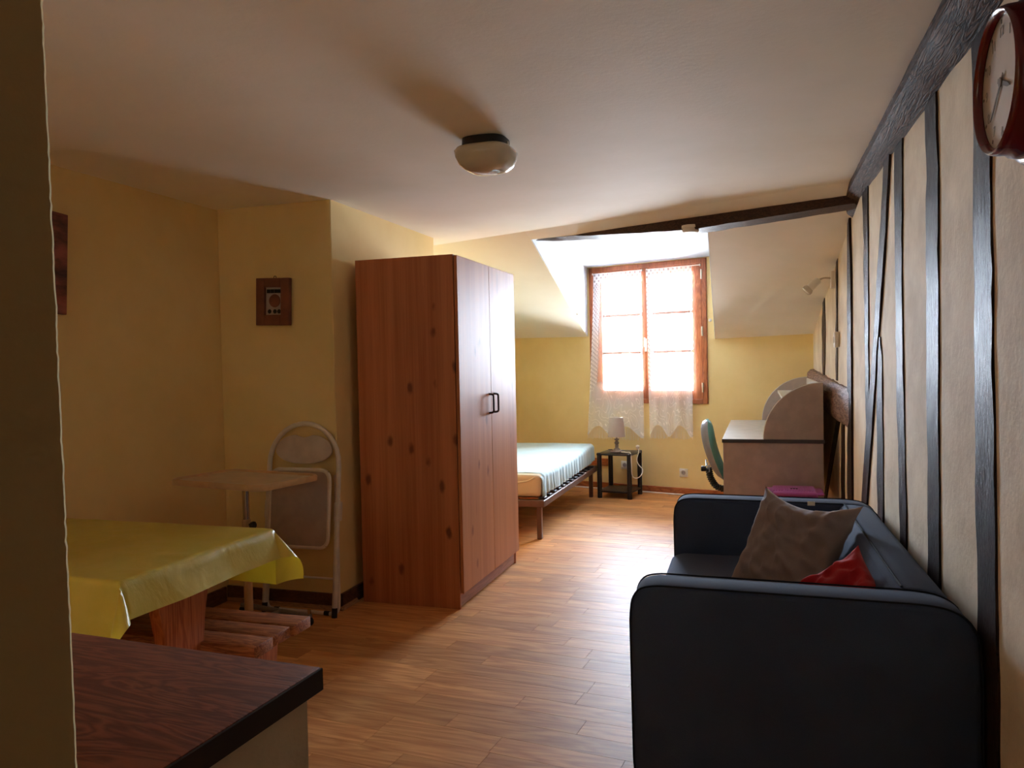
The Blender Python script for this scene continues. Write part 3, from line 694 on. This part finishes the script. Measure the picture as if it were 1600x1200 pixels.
# ================================================================== DESK, CHAIR, STOOL
dk = thing('desk', 'grey laminate desk with quarter-round hutch in the far corner', 'desk', (.08, 6.35, 0))
dx0, dx1, dy0, dy1 = -.325, .325, -.90, .86
obj('desktop', MB().box(dx0, dx1, dy0, dy1, .74, .762, .002, 1), M['desk_top'], dk)
obj('desktop_edge_band', MB().box(dx0 - .001, dx1 + .001, dy0 - .004, dy0, .738, .763, .001, 1), M['desk_edge'], dk)
obj('end_panel', MB().box(dx0 + .006, dx1 - .006, dy0 + .004, dy0 + .024, 0, .739, .0015, 1), M['desk'], dk)
obj('end_panel', MB().box(dx0 + .006, dx1 - .006, dy1 - .026, dy1 - .006, 0, .739, .0015, 1), M['desk'], dk)
obj('rear_panel', MB().box(dx1 - .05, dx1 - .034, dy0 + .024, dy1 - .026, .3, .739), M['desk'], dk)
rad = .375
arc = [(dx1 - .005 - rad * math.cos(a), rad * math.sin(a)) for a in [math.pi / 2 * i / 20 for i in range(21)]]
for y in (dy0 + .005, dy1 - .03):
    sp_ = obj('hutch_side', MB().prism([(x, y, .763 + z) for x, z in arc] + [(dx1 - .005, y, .763)], (0, .018, 0)), M['desk'], dk, smooth=30)
    obj('hutch_edge', MB().tube([(x, y + .009, .763 + z) for x, z in arc], .0045, 4), M['desk_top'], sp_)
obj('hutch_shelf', MB().box(dx1 - .25, dx1 - .012, dy0 + .023, dy1 - .03, .763 + .245, .763 + .263), M['desk_top'], dk)
obj('hutch_back', MB().box(dx1 - .012, dx1 - .004, dy0 + .023, dy1 - .03, .763, 1.13), M['desk_top'], dk)

oc = thing('office_chair', 'teal office chair with grey plastic back pushed under the desk', 'chair', (-.115, 6.40, 0), R(3))
def shell(front):
    def fn_(u, v):
        a = u * 2 - 1; z = .37 + v * .455; k = v
        half = .215 * (1 - .45 * max(0, k - .55) ** 2 / .2) * (1 - .25 * max(0, .3 - k))
        ax = -.30 + .115 * (1 - k) ** 1.4 + .05 * math.sin(k * math.pi) * -.35
        edge = (1 - abs(a) ** 3) * (1 - abs(2 * k - 1) ** 5)
        return (ax + (.065 if front else -.04) * max(0, edge) ** .5 - .05 * (1 - a * a) * .4 + .02, a * half, z)
    return fn_
obj('back_shell', MB().grid(shell(False), 22, 26), M['grey_plastic'], oc, smooth=60, label='grey plastic back shell')
obj('back_pad', MB().grid(shell(True), 22, 26), M['teal'], oc, smooth=60)
for k in range(3): obj('shell_rib', MB().tube([(-.29 + .012 * k + .02 * abs(y) - .01, y, .50 - .022 * k - .12 * abs(y)) for y in [-.19 + .038 * i for i in range(11)]], .005, 6), M['grey_plastic'], oc)
bel = MB()
path = smooth_path([(-.28, 0, .44), (-.265, 0, .36), (-.22, 0, .29), (-.14, 0, .262)], 10)
bel.tube(path, [.030 if i % 2 else .022 for i in range(len(path))], 12)
obj('bellows', bel, M['black'], oc, smooth=20)
obj('tilt_knob', MB().lathe([(.02, 0), (.022, .01), (.022, .035), (.016, .04)], 12, Matrix.Translation((-.30, 0, .43)) @ Matrix.Rotation(R(-90), 4, 'Y')), M['black'], oc)
obj('seat', MB().box(-.15, .27, -.22, .22, .385, .455, .03, 4), M['teal'], oc)
obj('gas_column', MB().lathe([(.03, .09), (.03, .25), (.022, .25), (.022, .385)], 14), M['black'], oc)
for k in range(5):
    a = 2 * math.pi * k / 5 + .3; c, s_ = math.cos(a), math.sin(a)
    arm_ = obj('base_arm', MB().prism([(.02 * -s_, .02 * c, .085), (.02 * s_, -.02 * c, .085), (.27 * c + .012 * s_, .27 * s_ - .012 * c, .06), (.27 * c - .012 * s_, .27 * s_ + .012 * c, .06)], (0, 0, .025), .003, 1), M['black'], oc)
    obj('castor', MB().lathe([(.024, -.012), (.026, 0), (.024, .012)], 14, Matrix.Translation((.265 * c, .265 * s_, .026)) @ Matrix.Rotation(a, 4, 'Z') @ Matrix.Rotation(R(90), 4, 'X')), M['black'], arm_)

sto = thing('step_stool', 'magenta plastic step stool with ribbed top between sofa and desk', 'stool', (.205, 5.235, 0))
tp = MB().box(-.13, .13, -.145, .145, .445, .468, .01, 3).box(-.175, .175, -.10, .10, .440, .462, .012, 3)
top_ = obj('stool_top', tp, M['purple'], sto)
obj('grip_ribs', MB().box(-.125, -.121, -.09, .09, .466, .4715), M['purple'], top_)
bm_ = MB()
for k in range(14): bm_.box(-.108 + k * .0165 - .003, -.108 + k * .0165 + .003, -.085, .085, .466, .4715, .001, 1)
obj('ribbed_grip', bm_, M['purple'], top_, kind='stuff')
obj('finger_slot', MB().box(-.025, .025, -.006, .006, .4675, .473, .003, 1), M['handle'], top_)
for sx in (-1, 1):
    lg = MB().prism([(sx * .135, -.11, .45), (sx * .135, .11, .45), (sx * .185, .14, 0), (sx * .185, -.14, 0)], (sx * -.016, 0, 0), .004, 2)
    obj('stool_leg', lg, M['purple'], sto)
for y in (-.105, .095): obj('fold_panel', MB().box(-.13, .13, y, y + .01, .12, .44, .003, 1), M['purple'], sto)

# ================================================================== DINING CORNER
tb = thing('dining_table', 'wooden trestle dining table under a yellow cloth', 'table', (-2.24, 1.975, 0))
for k in range(4): obj('tabletop_board', MB().box(-.60, .60, -.335 + k * .168, -.169 + k * .168, .70, .738, .003, 1), M['bench'], tb)
def legp(y):
    return [(x, yy, z) for x in (y,) for yy, z in ((-.10, .70), (-.115, .62), (-.09, .5), (-.075, .35), (-.09, .12), (-.10, .05), (.10, .05), (.09, .12), (.075, .35), (.09, .5), (.115, .62), (.10, .70))]
for x in (.475, -.50):
    obj('trestle_leg', MB().prism(legp(x), (.045, 0, 0), .003, 1), M['table_wood'], tb)
    obj('foot_rail', MB().box(x - .01, x + .055, -.27, .27, 0, .05, .004, 1), M['table_wood'], tb)
obj('stretcher', MB().box(-.46, .475, -.02, .02, .22, .30, .003, 1), M['table_wood'], tb)

def cloth(u, v):
    # unrolled cloth coordinates: x towards the right end, y across the table
    TX, YN, YF = -1.632, 1.632, 2.318
    dr, df, dbk = .105, .27, .205
    s_ = -3.0 + .16 + (TX + dr + 2.84) * u
    t_ = (YN - df) + (YF + dbk - YN + df) * v
    ax = max(0, s_ - TX); ay = (YN - t_) if t_ < YN else (t_ - YF if t_ > YF else 0); sg = -1 if t_ < YN else 1
    x, y, z = min(s_, TX), min(max(t_, YN), YF), .7425
    r_ = .012
    if ax > 0 and ay > 0:
        d = math.hypot(ax, ay); th = math.atan2(ay, ax)
        out = .15 + .45 * math.sin(2 * th) ** 1.3
        ph = math.pi / 2 * min(1, max(0, th / (math.pi / 2)))
        x += d * out * math.cos(ph); y += sg * d * out * math.sin(ph); z -= d * math.sqrt(max(.05, 1 - out * out))
    elif ax > 0:
        fl_ = .22 + .06 * math.sin(t_ * 11); x += ax * fl_ + r_ * min(1, ax / .02) * .5; z -= ax * .97
    elif ay > 0:
        fl_ = .07 + .05 * math.sin(s_ * 9) * min(1, ay / .1); y += sg * (ay * fl_ + r_ * min(1, ay / .02) * .5); z -= ay * .985
    else:
        z += max(0, noise.noise(Vector((s_ * 5, t_ * 7, 1)))) * .0035 + max(0, noise.noise(Vector((s_ * 13, t_ * 17, 4)))) * .002
    if ax + ay > .02: 
        k = noise.noise(Vector((s_ * 8, t_ * 8, 2))) * .006; x += k * (ax > 0); y += k * (ay > 0)
    return (x + 2.24, y - 1.975, z - .742)
tc_ = thing('tablecloth', 'shiny yellow vinyl tablecloth draped over the dining table', 'tablecloth', (-2.24, 1.975, .742))
cm = MB().grid(cloth, 110, 110)
obj('cloth', cm, M['vinyl'], tc_, smooth=55)

def bench(label, loc, m_ends):
    bn = thing('bench', label, 'bench', loc, 0, None)
    for k, (y0, y1) in enumerate(((-.158, -.057), (-.054, .050), (.053, .158))):
        e = (.0, -.006, .004)[k]
        obj('seat_plank', MB().box(-.60, .60 + e, y0, y1, .39 + .001 * k, .43 - .0015 * (k == 1), .004, 2), M['bench'], bn)
    for x in (-.50, .46):
        obj('bench_leg', MB().prism([(x, -.12, .39), (x, .12, .39), (x, .09, .20), (x, .11, 0), (x, -.11, 0), (x, -.09, .20)], (.04, 0, 0), .003, 1), M['table_wood'], bn)
    obj('bench_stretcher', MB().box(-.46, .46, -.018, .018, .12, .19, .003, 1), M['table_wood'], bn)
    return bn
bench('worn three-plank wooden bench under the far side of the yellow table', (-2.118, 2.197, 0), 0)

ob = thing('overbed_table', 'beige tray table on a chrome column in front of folding chair', 'table', (-2.405, 3.20, 0), R(-10))
def rrect(hx, hy, r, z, k=6):
    out = []
    for cx, cy, a0 in ((hx - r, hy - r, 0), (-hx + r, hy - r, 90), (-hx + r, -hy + r, 180), (hx - r, -hy + r, 270)):
        for i in range(k + 1): a = R(a0 + 90 * i / k); out.append((cx + r * math.cos(a), cy + r * math.sin(a), z))
    return out
obj('tray_top', MB().prism(rrect(.294, .184, .045, .752), (0, 0, .018)), M['tray'], ob)
loops = [rrect(.296, .186, .046, .748), rrect(.312, .202, .06, .752), rrect(.314, .204, .062, .772), rrect(.308, .198, .056, .780), rrect(.300, .190, .05, .778), rrect(.293, .183, .044, .769)]
nr = len(loops[0])
obj('tray_rim', MB().raw([p for l in loops for p in l], [(a * nr + i, a * nr + (i + 1) % nr, ((a + 1) % 6) * nr + (i + 1) % nr, ((a + 1) % 6) * nr + i) for a in range(6) for i in range(nr)]), M['tray_edge'], ob, smooth=60)
obj('column', MB().lathe([(.016, .56), (.016, .756)], 16).box(-.05, .05, -.04, .04, .745, .756), M['chrome'], ob)
obj('column_sleeve', MB().lathe([(.021, .05), (.021, .565), (.018, .57)], 16), M['tray_edge'], ob)
obj('height_knob', MB().tube([(.02, 0, .545), (.05, -.01, .545)], .005, 8).lathe([(.018, 0), (.02, .012), (.012, .02)], 10, Matrix.Translation((.048, -.01, .545)) @ Matrix.Rotation(R(90), 4, 'Y')), M['black'], ob)
bb_ = MB().tube([(-.28, .215, .05), (.20, .215, .05)], .014, 10).tube([(-.26, -.10, .05), (.20, -.10, .05)], .014, 10).tube([(0, -.10, .05), (0, .215, .05)], .014, 10)
bb_.lathe([(.028, .036), (.028, .07), (.021, .075)], 14)
obj('base_frame', bb_, M['base_grey'], ob)
for x, y in ((-.25, -.10), (-.27, .215), (.19, -.10), (.19, .215)):
    cs = obj('castor', MB().lathe([(.022, -.009), (.024, 0), (.022, .009)], 14, Matrix.Translation((x, y, .024)) @ Matrix.Rotation(R(90), 4, 'X')), M['black'], ob)
    obj('castor_pin', MB().lathe([(.008, .04), (.008, .085)], 10, Matrix.Translation((x, y, 0))), M['chrome'], cs)

fc = thing('folding_chair', 'white tubular folding chair leaning folded on the chimney wall', 'chair', (-2.335, 3.52, 0), 0, None, (R(-6.2), 0, 0))
hw = .213
outer = [(-hw, 0, .016)] + [(-hw, 0, .78)] + [(-hw * math.cos(a), 0, .79 + .222 * math.sin(a)) for a in [math.pi * i / 16 for i in range(1, 16)]] + [(hw, 0, .78), (hw, 0, .016)]
obj('back_frame', MB().tube(smooth_path(outer[:2], 1) + [Vector(p) for p in outer[2:]], .0135, 10), M['white_metal'], fc)
obj('rear_leg_frame', MB().tube(fillet([(hw - .024, .014, .74), (hw + .006, .028, .10), (hw + .006, .028, .014), (-hw - .006, .028, .014), (-hw - .006, .028, .10), (-hw + .024, .014, .74)], .05, 8), .0105, 10), M['white_metal'], fc)
obj('crossbar', MB().tube([(-hw, 0, .20), (hw, 0, .20)], .006, 8), M['white_metal'], fc)
st_ = fillet([(0, -.03, .765), (hw - .035, -.03, .765), (hw - .035, -.028, .36), (-hw + .035, -.028, .36), (-hw + .035, -.03, .765), (-.002, -.03, .765)], .06, 8)
obj('seat_frame', MB().tube(st_, .011, 10), M['white_metal'], fc)
obj('seat_panel', MB().box(-hw + .04, hw - .04, -.036, -.024, .366, .76, .004, 2), M['grey_vinyl'], fc, label='grey underside of folded seat')
ov = []
for i in range(48):
    a = 2 * math.pi * i / 48; x = .185 * math.cos(a); z = (.088 if math.sin(a) > 0 else .072) * math.sin(a)
    if math.sin(a) > 0: z -= .020 * math.exp(-(x / .035) ** 2)
    x *= (abs(math.cos(a)) ** -.12 if abs(math.cos(a)) > .05 else 1) * .93
    ov.append((x, -.008, .868 + z))
obj('back_panel', MB().prism(ov, (0, .014, 0), .003, 2), M['seat_vinyl'], fc)
for sx in (-1, 1):
    obj('hinge_bracket', MB().box(sx * hw - .013, sx * hw + .013, -.016, .032, .50, .60, .006, 2), M['white_metal'], fc)
    obj('rubber_foot', MB().lathe([(.015, .002), (.015, .05), (.012, .053)], 12, Matrix.Translation((sx * hw, 0, 0))), M['black'], fc)
    obj('frame_pad', MB().lathe([(.013, -.015), (.013, .015)], 12, Matrix.Translation((sx * hw * .72, .028, .015)) @ Matrix.Rotation(R(90), 4, 'Y')), M['black'], fc)

# ================================================================== COUNTER (foreground)
kc = thing('bar_counter', 'dark wooden bar counter on a cream base in the left foreground', 'counter', (-.98, .66, 0), R(-3))
obj('countertop', MB().box(-.45, .402, -.225, .262, .871, .90, .003, 2), M['counter'], kc)
obj('countertop_edge', MB().box(.402, .405, -.225, .262, .869, .899, .001, 1), M['counter_edge'], kc)
obj('counter_base', MB().box(-.45, .392, -.215, .245, 0, .870, .003, 1), M['cream'], kc)

# ================================================================== WALL AND CEILING THINGS
ck = thing('wall_clock', 'round burgundy wall clock with white dial on timbered wall', 'clock', (WR(1.862), 1.862, 1.866), 0, None, (0, R(-90), R(1.1)))
ck.scale = (1.0, 1.0, 1.0)
obj('clock_case', MB().lathe([(.176, .0), (.176, .014), (.168, .026), (.160, .03), (.157, .048), (.150, .056), (.149, .078), (.146, .088), (.142, .092), (.138, .090), (.135, .084), (.133, .076)], 72, cap=False), M['clock_red'], ck, smooth=40)
dial = obj('clock_dial', MB().lathe([(.135, .074), (0, .0742)], 48), M['clock_face'], ck)
def hand(ang, L, wd_):
    mt_ = Matrix.Rotation(ang, 4, 'Z')
    return MB().prism([(-.02, -wd_, .0762), (L * .7, -wd_ * .9, .0762), (L, 0, .0762), (L * .7, wd_ * .9, .0762), (-.02, wd_, .0762)], (0, 0, .0012), M=mt_)
# local x points down the wall after the rotation; angles measured on the dial
obj('hour_hand', hand(R(-113), .066, .005), M['clock_hand'], dial); obj('minute_hand', hand(R(132), .094, .0035), M['clock_hand'], dial)
obj('centre_boss', MB().lathe([(.010, .076), (.010, .079), (0, .080)], 14), M['clock_hand'], dial)
for k in range(12):
    a = math.pi * 2 * k / 12
    obj('hour_mark', MB().box(.120, .128, -.0025, .0025, .0743, .0750, M=Matrix.Rotation(a, 4, 'Z')), M['clock_hand'], dial, smooth=0)

def numeral(n_):
    c = bpy.data.curves.new('numeral', 'FONT'); c.body = str(n_); c.size = .03; c.align_x = 'CENTER'; c.align_y = 'CENTER'; c.extrude = .0003
    o = bpy.data.objects.new('numeral_text', c); COL.objects.link(o); bpy.context.view_layer.update()
    me = bpy.data.meshes.new_from_object(o.evaluated_get(bpy.context.evaluated_depsgraph_get()))
    bpy.data.objects.remove(o); bpy.data.curves.remove(c)
    a = math.pi * 2 * n_ / 12                            # clockwise from the top; dial x is up, y is to the viewer's left
    me.transform(Matrix.Translation((.103 * math.cos(a), -.103 * math.sin(a), .0748)) @ Matrix(((0, 1, 0, 0), (-1, 0, 0, 0), (0, 0, 1, 0), (0, 0, 0, 1))))
    me.materials.clear(); me.materials.append(M['numeral']); return me
M['numeral'] = plain('faint_grey_numeral', srgb(168, 160, 156), .5)
for k in range(1, 13): link('numeral', numeral(k), dial)
cl_ = thing('ceiling_light', 'rounded opal glass ceiling light on a black base', 'ceiling light', (-1.03, 2.95, 2.2))
obj('light_base', MB().lathe([(.088, 0), (.09, -.028), (.084, -.036)], 40, power=3.2), M['black'], cl_)
obj('glass_bowl', MB().lathe([(.090, -.030), (.108, -.038), (.117, -.050), (.114, -.072), (.100, -.102), (.078, -.120), (.05, -.129), (.02, -.132), (0, -.1325)], 48, power=3.4), M['opal'], cl_, smooth=60)
obj('clip', MB().box(.078, .094, -.006, .006, -.032, -.012, .001, 1), M['brass'], cl_)

sd = thing('smoke_detector', 'white round smoke detector under the dark tie beam', 'smoke detector', (-.385, 4.84, 2.122))
obj('detector_base', MB().lathe([(.054, 0), (.054, -.016), (.05, -.018)], 32), M['white'], sd)
obj('detector_cap', MB().lathe([(.046, -.018), (.05, -.022), (.05, -.036), (.042, -.044), (.018, -.047), (0, -.047)], 32), M['white'], sd)

sp = thing('wall_spotlight', 'cream reading spotlight on an arm near the window wall', 'spotlight', (WR(5.45) - .012, 5.46, 1.81))
obj('mount_box', MB().box(-.03, -.004, -.035, .035, -.055, .055, .003, 2), M['white'], sp)
obj('spot_arm', MB().tube(smooth_path([(-.028, 0, .01), (-.07, .01, .014), (-.11, .02, .0)], 6), .006, 8), M['brass'], sp)
sh_ = Matrix.Translation((-.10, .02, .004)) @ Matrix.Rotation(R(-132), 4, 'Y')
hd_ = obj('spot_head', MB().lathe([(.012, -.006), (.024, .0), (.026, .075), (.022, .078)], 20, sh_), M['white'], sp)
obj('spot_bulb', MB().lathe([(.022, .07), (.034, .088), (.034, .105), (.026, .112), (0, .114)], 20, sh_), M['opal'], hd_)
jb = thing('switch_box', 'narrow cream switch box on timbered wall below the spotlight', 'switch', (WR(5.40) - .002, 5.40, 1.417))
obj('box_body', MB().box(-.03, 0, -.03, .03, -.05, .05, .004, 2), M['white'], jb)
obj('box_rocker', MB().box(-.034, -.029, -.012, .012, -.022, .022, .002, 1), M['tag'], jb)

pf = thing('framed_picture', 'small brown framed picture hanging on the chimney wall', 'picture', (-2.517, 3.657, 1.67), 0, None, (0, R(2.0), 0))
fw, fh = .104, .128
fm = MB().box(-fw, -.052, -.032, -.002, -fh, fh, .002, 1).box(.052, fw, -.032, -.002, -fh, fh, .002, 1).box(-.052, .052, -.032, -.002, .078, fh, .002, 1).box(-.052, .052, -.032, -.002, -fh, -.072, .002, 1)
obj('frame', fm, M['frame_brown'], pf)
pc = obj('print', MB().box(-.053, .053, -.012, -.006, -.073, .079), M['grey_vinyl'], pf, smooth=0)
obj('print_disc', MB().lathe([(.036, 0), (.034, .002), (0, .003)], 32, Matrix.Translation((.002, -.012, .006)) @ Matrix.Rotation(R(90), 4, 'X')), M['frame_brown'], pc)
for x in (-.036, -.012, .012, .034): obj('print_block', MB().box(x - .011, x + .011, -.0135, -.0118, .048, .068), M['black'], pc, smooth=0)
for x in (-.030, .004, .030): obj('print_spot', MB().lathe([(.012, 0), (0, .002)], 14, Matrix.Translation((x, -.012, -.052)) @ Matrix.Rotation(R(90), 4, 'X')), M['black'], pc)
obj('hanging_ring', MB().tube([(.008 * math.cos(a), -.006, fh + .006 + .007 * math.sin(a)) for a in [2*math.pi*i/14 for i in range(14)]], .002, 5, True), M['black'], pf)
lpz = thing('canvas_picture', 'reddish brown banded picture on left wall half hidden by the wall edge', 'picture', (-2.884, 2.37, 1.79), 0, None, (R(-3.2), 0, 0))
obj('canvas', MB().box(.001, .022, -.27, .268, -.218, .218, .002, 1), M['canvas'], lpz)
